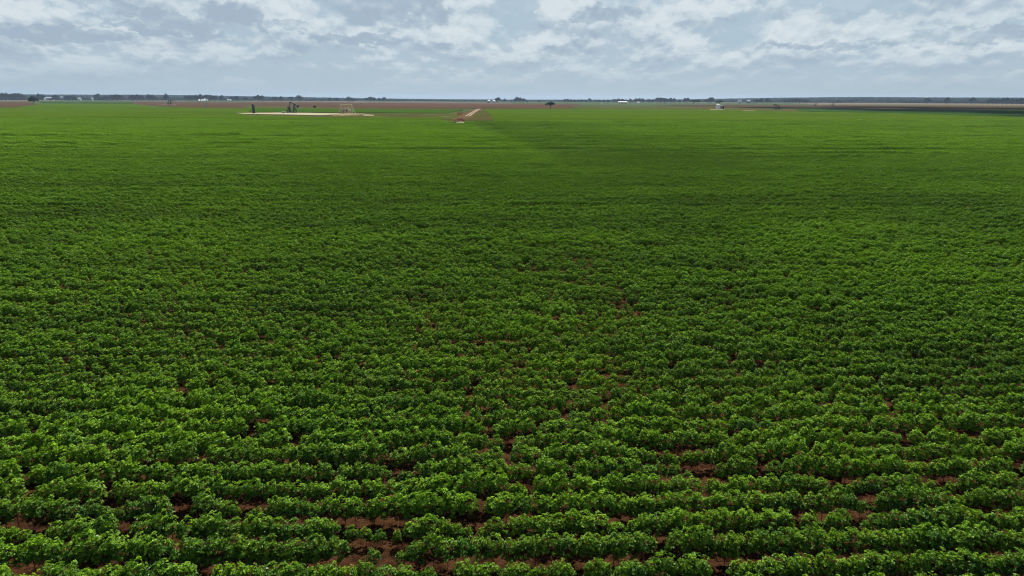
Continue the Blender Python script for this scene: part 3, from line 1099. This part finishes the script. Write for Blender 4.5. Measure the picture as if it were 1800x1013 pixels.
many([(899, 176), (905, 173.6), (909, 171.0), (914, 172.2), (920, 173.0), (926, 176.4)], 'dark tree in the humped grove right of the grain bins', 'humped grove right of the grain bins')
tree(947, 176.4, 'tiny far tree between the humped grove and the lone forked tree')
many([(993, 174.5), (998, 174.2), (1004, 175), (1010, 175.4), (1016, 175), (1022, 174.8), (1029, 175.4)], 'dark tree in the dense row right of the lone forked tree', 'dense tree row right of the lone tree')
tree(1036, 173.4, 'tree rising highest from the row right of the lone forked tree')
many([(1046, 175.2), (1053, 175.4), (1061, 175.6), (1069, 175.4)], 'low tree in the flat topped row left of the long pale shed', 'flat tree row left of the pale shed')
many([(1080, 174.2), (1087, 173.6), (1094, 174), (1100, 175)], 'dark tree standing behind the long pale shed', 'trees behind the long pale shed')
many([(1108, 174), (1118, 173.2), (1124, 173), (1130, 173.6), (1140, 174.2), (1147, 174.6)], 'dark tree in the row right of the long pale shed', 'tree row right of the pale shed')
many([(1156, 171.8), (1161, 171.6), (1168, 172.4), (1172, 173.6)], 'dark tree in the highest clump of the long middle tree row', 'highest clump of the middle tree row')
many([(1179, 172.6), (1185, 173.4), (1194, 176)], 'dark tree in the clump right of the highest middle clump', 'second clump of the middle tree row')
many([(1204, 173.2), (1209, 172.8)], 'dark tree of a touching pair left of the white tank', 'pair of trees left of the white tank')
many([(1219, 175.5), (1226, 174.6)], 'low bushy tree standing before the row left of the white tank', 'bushy trees left of the white tank', 183)
many([(1241, 175.2), (1247, 172.0), (1251, 172.2)], 'big dark tree immediately up left of the white tank', 'big trees up left of the white tank', 182.6)
tree(1264, 176.0, 'wide low tree directly behind the white tank', base=184.2, width=13)
many([(1325, 175.6), (1330, 174.6)], 'low hazy tree just right of the two small white houses', 'low trees right of the white houses')
tree(1338, 172.8, 'round dark tree left one of two beside the small white houses', width=8)
tree(1348.5, 172.8, 'leaning dark tree right one of two beside the small white houses', width=9)
many([(1380, 174.4), (1386, 173.9), (1392, 174), (1399, 173.6), (1406, 174), (1413, 174), (1418, 175)], 'blue grey tree in the low block above the far dark pumpjacks', 'low tree block above the far pumpjacks')
tree(1629.5, 172.6, 'leftmost of three separate round trees on the right horizon', width=11)
tree(1663.5, 172.2, 'middle of three separate round trees on the right horizon', width=10)
tree(1708, 171.4, 'largest and rightmost of three separate round trees on the right horizon', width=12.5)
many([(1738, 173.6), (1744, 173.4), (1752, 174.6), (1762, 172.8), (1769, 172.6), (1777, 173.6), (1786, 174), (1795, 172.8), (1803, 172.6), (1811, 173)],
     'dark tree in the long grove at the right edge of the horizon', 'long grove at the right edge')

# ---- far woods that read as one mass
src_wood = bpy.data.collections.new('wood sources')
for k in range(5):
    r = np.random.default_rng(400 + k)
    V, F, T = [], [], []
    for j in range(9):
        c = np.array([r.normal() * 5, r.normal() * 5, 7 + r.uniform(-2.5, 3)])
        s = r.uniform(2.6, 4.6)
        lt = r.uniform(.1, .9)
        for i in range(46):
            d = r.normal(size=3)
            d /= np.linalg.norm(d)
            p = c + d * s * np.array([1.2, 1.2, 1.0]) * (0.8 + 0.3 * r.random())
            p[2] = max(p[2], 0.3)
            ax = np.cross(d, r.normal(size=3))
            ax /= np.linalg.norm(ax)
            sd = np.cross(d, ax)
            q = 1.9
            b = len(V)
            V += [p - ax * q, p + sd * q, p + ax * q, p - sd * q]
            F.append((b, b + 1, b + 2, b + 3))
            T.append(min(.95, max(0, lt + .15 * r.normal())))
    src_wood.objects.link(bpy.data.objects.new('wood_source_%d' % k, make_mesh('wood_%d' % k, V, F, [M['tree_leaf']], tint=T)))
wx, wy = [], []
for _ in range(160000):
    a = rng.uniform(-0.80, 0.80)
    d = 3350 + 3500 * rng.random() ** 0.9
    x, y = d * math.sin(a), d * math.cos(a)
    band = float(vnoise(x, y, 420, 9)) + 0.6 * float(vnoise(x, y, 150, 12)) + (d - 3500) / 700
    if band > 0.15:
        wx.append(x)
        wy.append(y)
    if len(wx) > 34000:
        break
wx, wy = np.array(wx), np.array(wy)
wn = len(wx)
ws = rng.uniform(.6, 1.15, wn)
wood = point_object('woodland', [grp(src_wood, wx, wy, ground_z(wx, wy) - 0.5, rng.uniform(0, 6.28, wn), np.stack([ws * 1.3, ws * 1.3, ws * .8 * (0.62 + 0.38 * np.clip(np.abs(np.arctan2(wx, wy) - 0.0) / 0.3, 0, 1))], 1), 5)])
tag(wood, 'blue hazy woodland covering the low swells all along the horizon', 'woodland', kind='stuff')
print('WOOD', wn)


# ------------------------------------------------------------------ oil field equipment
def m_per_px(p):
    return math.hypot(p.length, CAM_H) / math.sqrt(FPX ** 2 + (506.5 - 185) ** 2) * 1.0


def pump_jack(px, py, label, face=1, tilt=-14, scale=1.0, mat='black_steel', mat2='dark_steel', yaw=0.0, group=None):
    """conventional beam pumping unit; face=1 has the horse head to the right"""
    p = at(px, py)
    root = link('pump_jack', None, loc=(p.x, p.y, 0.0), rz=yaw, scale=(scale, scale, scale))
    tag(root, label, 'pump jack', group)
    a, b = M[mat], M[mat2]
    f = face
    X = lambda x, y, z: (x * f, y, z)
    pv = Vector((1.6 * f, 0, 6.7))                            # saddle bearing
    MB().box(X(-0.6, 0, 0.38), (9.4, 2.3, 0.76)).build('concrete_base', M['concrete'], root)
    mb = MB()
    for s in (-1, 1):
        mb.box(X(-0.7, s * 0.75, 0.93), (9.0, 0.24, 0.34))
    for x in (-4.8, -3.2, -1.6, 0.2, 1.6, 3.4):
        mb.box(X(x, 0, 0.93), (0.22, 1.24, 0.30))
    mb.build('skid', b, root)
    mb = MB()
    for s in (-1, 1):
        mb.beam(X(3.1, s * 0.95, 1.1), (pv.x, s * 0.22, pv.z - .2), 0.32, 0.46)
        mb.beam(X(0.5, s * 0.95, 1.1), (pv.x, s * 0.22, pv.z - .2), 0.32, 0.46)
    for q in (0.3, 0.6):
        A = Vector(X(3.1, 0.95, 1.1)).lerp(Vector((pv.x, .22, pv.z - .2)), q)
        B = Vector(X(0.5, 0.95, 1.1)).lerp(Vector((pv.x, .22, pv.z - .2)), q)
        for s in (-1, 1):
            mb.beam((A.x, A.y * s, A.z), (B.x, B.y * s, B.z), 0.12, 0.14)
        mb.beam((A.x, -A.y, A.z), (A.x, A.y, A.z), 0.12, 0.14)
    mb.box((pv.x, 0, pv.z - 0.05), (0.75, 0.75, 0.35))
    mb.build('samson_post', a, root)
    t = math.radians(tilt) * -1                                # positive tilt raises the head
    dx, dz = math.cos(t), -math.sin(t) * 1.0
    bd = Vector((dx * f, 0, -math.sin(t)))                     # direction towards the head
    up = Vector((math.sin(t) * f, 0, math.cos(t)))
    c0 = pv + up * 0.45
    head, tail = c0 + bd * 2.7, c0 - bd * 3.6
    MB().beam(tail, head, 0.50, 0.80).build('walking_beam', a, root)
    # horse head: curved face in the beam's own frame
    mb = MB()
    prof = [(0.0, 0.55), (0.42, 0.62)]
    for k in range(9):
        g = math.radians(14 - 44 * k / 8)
        prof.append((-2.9 + 4.05 * math.cos(g), 4.05 * math.sin(g) - 0.15))
    prof += [(-0.02, -1.75), (-0.22, -0.6)]
    n = len(prof)
    vs = []
    for yy in (-0.28, 0.28):
        for u_, v_ in prof:
            q = head + bd * (u_ - 0.1) + up * v_
            vs.append((q.x, yy, q.z))
    fs = [tuple(range(n)), tuple(reversed(range(n, 2 * n)))] + [((k + 1) % n, k, n + k, n + (k + 1) % n) for k in range(n)]
    mb.add(vs, fs)
    mb.build('horse_head', a, root)
    hx = (head + bd * 1.05).x
    hz = (head - up * 1.2).z
    mb = MB()
    for s in (-0.12, 0.12):
        mb.tube((hx, s, hz + .8), (hx, s, hz - 1.6), 0.035, None, 5)
    mb.box((hx, 0, hz - 1.6), (0.2, 0.5, 0.14))
    mb.tube((hx, 0, hz - 1.6), (hx, 0, 1.2), 0.04, None, 6)
    mb.build('polished_rod', M['grey_steel'], root)
    mb = MB().tube((hx, 0, 0), (hx, 0, 1.3), 0.16, None, 10).tube((hx, -.35, 1.0), (hx, .35, 1.0), 0.09, None, 8).box((hx, 0, 1.4), (.3, .3, .3))
    mb.tube((hx, 0, 0.1), (hx, 0, .25), .30, None, 12)
    mb.build('wellhead', b, root)
    gc = Vector(X(-1.9, 0, 2.65))
    MB().box(X(-1.9, 0, 1.75), (1.9, 1.1, 1.5), taper=.86).box(gc, (1.2, 0.95, .7)).build('gearbox', b, root)
    ca = math.radians(62)
    cd = Vector((-math.cos(ca) * f, 0, math.sin(ca)))
    for s in (-1, 1):
        y = s * 0.78
        cr = MB().beam(gc + Vector((0, y, 0)) - cd * 0.35, gc + Vector((0, y, 0)) + cd * 2.4, 0.16, 0.42).build('crank', b, root)
        w_ = MB()
        cc = gc + cd * 1.85 + Vector((0, y + s * 0.06, 0))
        w_.tube(cc - Vector((0, .2, 0)), cc + Vector((0, .2, 0)), 0.78, None, 18)
        w_.build('counterweight', a, cr)
        e = gc + cd * 1.1 + Vector((0, y + s * .30, 0))
        MB().beam(e, (tail.x, s * 0.85, tail.z - .25), 0.16, 0.30).build('pitman_arm', a, root)
    MB().box((tail.x, 0, tail.z - 0.28), (0.32, 1.95, 0.30)).build('equalizer', a, root)
    # belt guard slopes from gearbox down to the motor
    MB().beam(Vector(X(-1.5, .62, 3.9)), Vector(X(-5.3, .62, 1.35)), 0.20, 0.80).build('belt_guard', a, root)
    mo = MB().tube(X(-5.0, -.5, 1.55), X(-5.0, .45, 1.55), 0.42, None, 14).box(X(-5.0, 0, 1.15), (1.0, .8, .14)).build('motor', b, root)
    mb = MB()
    for s in (-.22, .22):
        mb.tube(X(3.32, s, 1.0), (pv.x + .45 * f, s, pv.z), 0.03, None, 5)
    for k in range(12):
        q = Vector(X(3.32, 0, 1.0)).lerp(Vector((pv.x + .45 * f, 0, pv.z)), (k + .5) / 12)
        mb.tube((q.x, -.22, q.z), (q.x, .22, q.z), .02, None, 4)
    mb.build('ladder', M['grey_steel'], root)
    return root


pump_jack(514.5, 199.9, 'large black pumpjack with raised tail standing on the pale well pad', 1, -24, 1.04)
pump_jack(299, 184.4, 'dark pumpjack with level beam on the brown field, small and far left', 1, 4, 1.0, 'dark_steel', 'dark_steel', group=None)
pump_jack(361.5, 189.6, 'pale pumpjack turned towards the viewer below the pair of white roofs', 1, 6, 0.78, 'pale_steel', 'grey_steel', yaw=-0.9)
pump_jack(1365.5, 193.2, 'dark pumpjack with raised head facing left on the right-hand fields', -1, 15, 0.86, 'dark_steel', 'dark_steel')
pump_jack(1433, 186.4, 'left one of two tiny dark pumpjacks near the blue hills', 1, 8, 0.72, 'dark_steel', 'rust')
pump_jack(1464, 186.0, 'right one of two tiny dark pumpjacks near the blue hills', 1, -12, 0.66, 'dark_steel', 'rust')


def vessel(px, py, r, h, label, mat='black_steel', lean=0.0, name='treater_vessel', cat='vessel'):
    p = at(px, py)
    root = link(name, None, loc=(p.x, p.y, 0.35))
    root.rotation_euler = (0, lean, 0)
    tag(root, label, cat)
    MB().lathe([(r * 1.12, 0), (r * 1.12, .25), (r, .3), (r, .7)], 20).build('skirt', M['dark_steel'], root)
    MB().lathe([(r, .7), (r, h - r * .55), (r * .9, h - r * .25), (r * .55, h - r * .06), (0.02, h)], 24).build('shell', M[mat], root, True)
    MB().tube((r * 1.15, 0, .3), (r * 1.15, 0, h * .8), .07, None, 6).tube((r * 1.15, 0, h * .8), (r * .8, 0, h * .8), .07, None, 6).build('pipe', M['grey_steel'], root)
    mb = MB()
    for s in (-.2, .2):
        mb.tube((-r * 1.1, s, .2), (-r * 1.1, s, h * .9), .03, None, 4)
    for k in range(16):
        z = .4 + k * h * .85 / 16
        mb.tube((-r * 1.1, -.2, z), (-r * 1.1, .2, z), .02, None, 4)
    mb.build('ladder', M['dark_steel'], root)
    return root


vessel(446.4, 200.6, 1.0, 7.3, 'tall narrow black cylindrical vessel at the left end of the pale pad', lean=-0.02)
vessel(1271.2, 193.2, 0.75, 5.0, 'dark upright vessel standing just right of the white tank', 'dark_steel')


def tank(px, py, r, h, label, mat, group=None):
    p = at(px, py)
    root = link('storage_tank', None, loc=(p.x, p.y, 0.3))
    tag(root, label, 'storage tank', group)
    prof = [(r, 0)]
    for k in range(1, 6):
        z = h * k / 6
        prof += [(r, z - .04), (r * 1.015, z), (r, z + .04)]
    prof.append((r, h))
    MB().lathe(prof, 28).build('shell', M[mat], root, True)
    MB().lathe([(r * 1.03, h), (r * 1.03, h + .12), (.3, h + r * .22), (.28, h + r * .22 + .25)], 28).build('roof', M[mat], root)
    MB().tube((0, -r * .98, .8), (0, -r * .98 - .35, .8), .12, None, 8).box((0, -r - .35, .8), (.3, .12, .3)).build('valve', M['rust'], root)
    return root


tank(603.6, 200.6, 1.45, 3.2, 'brown rusty storage tank under the left side of the tan shelter', 'rust')
tank(609.6, 200.3, 1.30, 3.5, 'dull grey storage tank in the middle under the tan shelter', 'grey_steel')
tank(615.0, 200.5, 1.15, 3.1, 'pale tan storage tank under the right side of the tan shelter', 'tan_paint')
tank(1262.0, 193.0, 2.6, 6.1, 'white storage tank on the tan pad in the right half of the fields', 'white_paint')
tank(1267.6, 192.8, 1.5, 4.6, 'grey storage tank squeezed between the white tank and the dark vessel', 'grey_steel')
tank(1057.5, 184.0, 1.7, 2.6, 'tiny white tank alone on the green fields right of the lone tree', 'white_paint')

# open shelter on posts above the three tanks
p = at(609.5, 200.9)
root = link('shelter', None, loc=(p.x, p.y, 0.5))
tag(root, 'open tan shelter with flat roof on tall posts and slanted braces beside the pumpjack', 'shelter')
MB().box((0, 0, 6.85), (8.6, 4.6, 0.5)).box((0, -2.2, 6.55), (8.3, .16, .3)).box((0, 2.2, 6.55), (8.3, .16, .3)).build('roof', M['tan_paint'], root)
for x in (-4.0, -1.35, 1.35, 4.0):
    for y in (-2.1, 2.1):
        MB().box((x, y, 3.1), (.3, .3, 6.6)).build('post', M['tan_paint'], root)
for s in (-1, 1):
    for y in (-2.1, 2.1):
        MB().beam((s * 4.1, y, 6.3), (s * 6.7, y, 0.1), .14, .14).build('brace', M['off_white'], root)
mb = MB()
for y in (-2.1, 2.1):
    mb.box((0, y, 4.6), (8.0, .1, .12))
mb.build('rail', M['tan_paint'], root)

# low pale equipment cabinet left of the pumpjack
p = at(499.5, 200.3)
root = link('equipment_cabinet', None, loc=(p.x, p.y, 0.55))
tag(root, 'low white equipment cabinet on the pale pad just left of the pumpjack', 'cabinet')
MB().box((0, 0, .5), (2.9, 1.3, 1.0)).build('body', M['white_paint'], root)
MB().box((0, 0, 1.05), (3.1, 1.5, .12)).build('lid', M['off_white'], root)
for x in (-.7, .7):
    MB().box((x, -.67, .5), (1.1, .05, .75)).build('door', M['grey_steel'], root)


# ------------------------------------------------------------------ far buildings
def barn(px, base_, wpx, hpx, label, name='barn', cat='barn', wall='white_paint', roof='white_paint', depth=10, rise=.35, doors=1, yaw=0.0):
    base = max(base_, 171.0 + 7.0 * px / 1800 + 5.4)
    p = at(px, base)
    k = p.y * 0.963 / FPX
    W_, H_ = wpx * k, (hpx + base - base_) * k
    root = link(name, None, loc=(p.x, p.y, 0), rz=yaw)
    tag(root, label, cat)
    hw = H_ * (1 - rise)
    MB().box((0, 0, hw / 2), (W_, depth, hw)).build('wall', M[wall], root)
    e = .35
    MB().add([(-W_ / 2 - e, -depth / 2 - e, hw), (W_ / 2 + e, -depth / 2 - e, hw), (W_ / 2 + e, depth / 2 + e, hw), (-W_ / 2 - e, depth / 2 + e, hw),
              (-W_ / 2 - e, 0, H_), (W_ / 2 + e, 0, H_)],
             [(0, 1, 5, 4), (2, 3, 4, 5), (0, 4, 3), (1, 2, 5), (3, 2, 1, 0)]).build('roof', M[roof], root)
    for d in range(doors):
        x = (d + .5) / doors * W_ - W_ / 2
        MB().box((x, -depth / 2 - .04, hw * .4), (min(4.0, W_ * .22), .12, hw * .8)).build('door', M['door'], root)
    return root


barn(87.2, 175.2, 15, 3.6, 'long bright white shed on the left horizon beside the round tree', depth=30, rise=.85, doors=0)
barn(109.5, 174.9, 4.4, 5.6, 'small white-roofed house above the fields right of the long white shed', 'house', 'house', 'door', rise=.42, doors=0)
barn(45.5, 175.6, 3.4, 4.0, 'small pale hut left of the round lone tree on the left', 'hut', 'hut', 'off_white', 'off_white', 8)
barn(140.5, 175.8, 4.4, 3.8, 'pale grey house left of the small hut on the left horizon', 'house', 'house', 'off_white', 'off_white')
barn(162.5, 176.0, 2.8, 4.2, 'narrow pale hut beside the rounded hazy tree on the left horizon', 'hut', 'hut', 'off_white', 'white_paint', 7)
barn(353.5, 178.2, 6.4, 3.8, 'left one of the pair of white-roofed sheds behind the pale pumpjack', wall='off_white', rise=.75, doors=2, depth=18)
barn(361.5, 178.4, 5.6, 4.6, 'right one of the pair of white-roofed sheds behind the pale pumpjack', wall='off_white', rise=.75, depth=18)
barn(403.5, 177.9, 6, 3.6, 'small white shed alone left of the dense square grove', wall='off_white', rise=.5)
barn(1094.5, 182.0, 15.5, 3.4, 'long low pale shed in front of the middle tree row', 'shed', 'shed', 'off_white', 'off_white', 12, doors=4)
barn(1121.5, 182.6, 4, 3.4, 'tiny white hut just right of the long low pale shed', 'hut', 'hut', 'white_paint', 'off_white', 6)
barn(1299.8, 181.0, 6.6, 5.6, 'left one of two small white-roofed houses right of the white tank', 'house', 'house', 'off_white', 'white_paint', rise=.6)
barn(1315.5, 181.6, 5.4, 5.6, 'right one of two small white-roofed houses beside the dark trees', 'house', 'house', 'door', 'white_paint', rise=.45)
barn(1323.5, 182.0, 4.2, 3.4, 'low pale outbuilding against the trees right of the white houses', 'shed', 'shed', 'off_white', 'off_white', 7)


def grain_bin(px, base, wpx, hpx, label):
    p = at(px, base)
    k = p.length / FPX
    r, h = wpx * k / 2, hpx * k
    root = link('grain_bin', None, loc=(p.x, p.y, 0))
    tag(root, label, 'grain bin')
    MB().lathe([(r, 0), (r, h * .52)], 24).build('wall', M['off_white'], root, True)
    MB().lathe([(r * 1.05, h * .52), (r * .8, h * .72), (r * .35, h * .93), (r * .1, h)], 24).build('roof', M['white_paint'], root, True)
    MB().box((0, -r - .05, h * .2), (1.6, .2, h * .34)).build('door', M['door'], root)


grain_bin(859.3, 181.2, 6.0, 5.0, 'left one of two white domed grain bins on the centre horizon')
grain_bin(868.3, 181.2, 6.0, 5.0, 'right one of two white domed grain bins on the centre horizon')

# a bare utility pole on the fields
p = at(434.5, 180.6)
root = link('utility_pole', None, loc=(p.x, p.y, 0))
tag(root, 'thin dark utility pole on the far fields left of the black vessel', 'utility pole')
MB().tube((0, 0, -.2), (0, 0, 8.2), .28, .2, 8).build('pole', M['bark'], root)
MB().box((0, 0, 7.4), (2.6, .18, .2)).build('crossarm', M['bark'], root)

# ------------------------------------------------------------------ a real cloud whose shadow lies on the right-hand fields
CLOUD_Z = 1150.0
off = sun_dir * (CLOUD_Z / sun_dir.z)


def cloud(pts, seed):
    """lumpy closed cumulus with flat base standing above the ground spots it shades"""
    r = np.random.default_rng(seed)
    import bmesh
    bm = bmesh.new()
    for x, y, s in pts:
        for j in range(3):
            cx, cy = x + off.x + r.normal() * s * .25, y + off.y + r.normal() * s * .25
            m = Matrix.Translation((cx, cy, CLOUD_Z + s * .15)) @ Matrix.Diagonal((s * r.uniform(.75, 1.1), s * r.uniform(.75, 1.1), s * r.uniform(.3, .5), 1))
            bmesh.ops.create_icosphere(bm, subdivisions=3, radius=1.0, matrix=m)
    for v in bm.verts:
        n_ = float(vnoise(v.co.x, v.co.y, 90, seed)) * 22 + float(vnoise(v.co.x + v.co.z, v.co.y, 35, seed + 1)) * 9
        v.co.z = max(CLOUD_Z - 10, v.co.z + n_)
        v.co.x += float(vnoise(v.co.y, v.co.z, 60, seed + 2)) * 14
    me = bpy.data.meshes.new('cloud')
    bm.to_mesh(me)
    bm.free()
    me.materials.append(M['cloud'])
    me.polygons.foreach_set('use_smooth', np.ones(len(me.polygons), dtype=bool))
    return tag(link('cloud', me), kind='structure')


def cloud_build(t, out):
    d = t.n('ShaderNodeBsdfDiffuse')
    d.inputs[0].default_value = (0.85, 0.86, 0.88, 1)
    tr = t.n('ShaderNodeBsdfTransparent')
    mx = t.n('ShaderNodeMixShader')
    mx.inputs[0].default_value = 0.085                      # thin cumulus lets much of the sun through
    t.l(tr.outputs[0], mx.inputs[1])
    t.l(d.outputs[0], mx.inputs[2])
    t.l(mx.outputs[0], out.inputs[0])


M['cloud'] = material('cloud_white', cloud_build)
pts = []
for px, py, s in [(1330, 189.3, 85), (1430, 190.0, 120), (1540, 191.8, 130), (1650, 194.5, 120), (1760, 197.5, 120), (1760, 191.5, 150), (1900, 200, 150),
                  (1600, 189.5, 140), (1480, 188.2, 130), (1830, 204.5, 45), (1920, 206, 60), (1210, 186.6, 90), (1880, 192, 200), (1990, 200, 120)]:
    g_ = at(px, py)
    pts.append((g_.x, g_.y, s))
cloud(pts, 3)


# ------------------------------------------------------------------ haze: one closed box of even, thin air
hz = MB().box((0, 3900, 20.5), (15600, 8600, 49.0))
ho = link('haze', make_mesh('haze', hz.v, hz.f, []))


def haze_build(t, out):
    v = t.n('ShaderNodeVolumePrincipled')
    v.inputs['Color'].default_value = (0.52, 0.69, 0.95, 1)
    v.inputs['Density'].default_value = 0.00005
    v.inputs['Anisotropy'].default_value = 0.2
    t.l(v.outputs[0], out.inputs['Volume'])


hm = material('haze_air', haze_build)
ho.data.materials.append(hm)
ho.display_type = 'WIRE'
tag(ho, kind='stuff', label='thin pale haze lying over the whole plain', cat='haze')
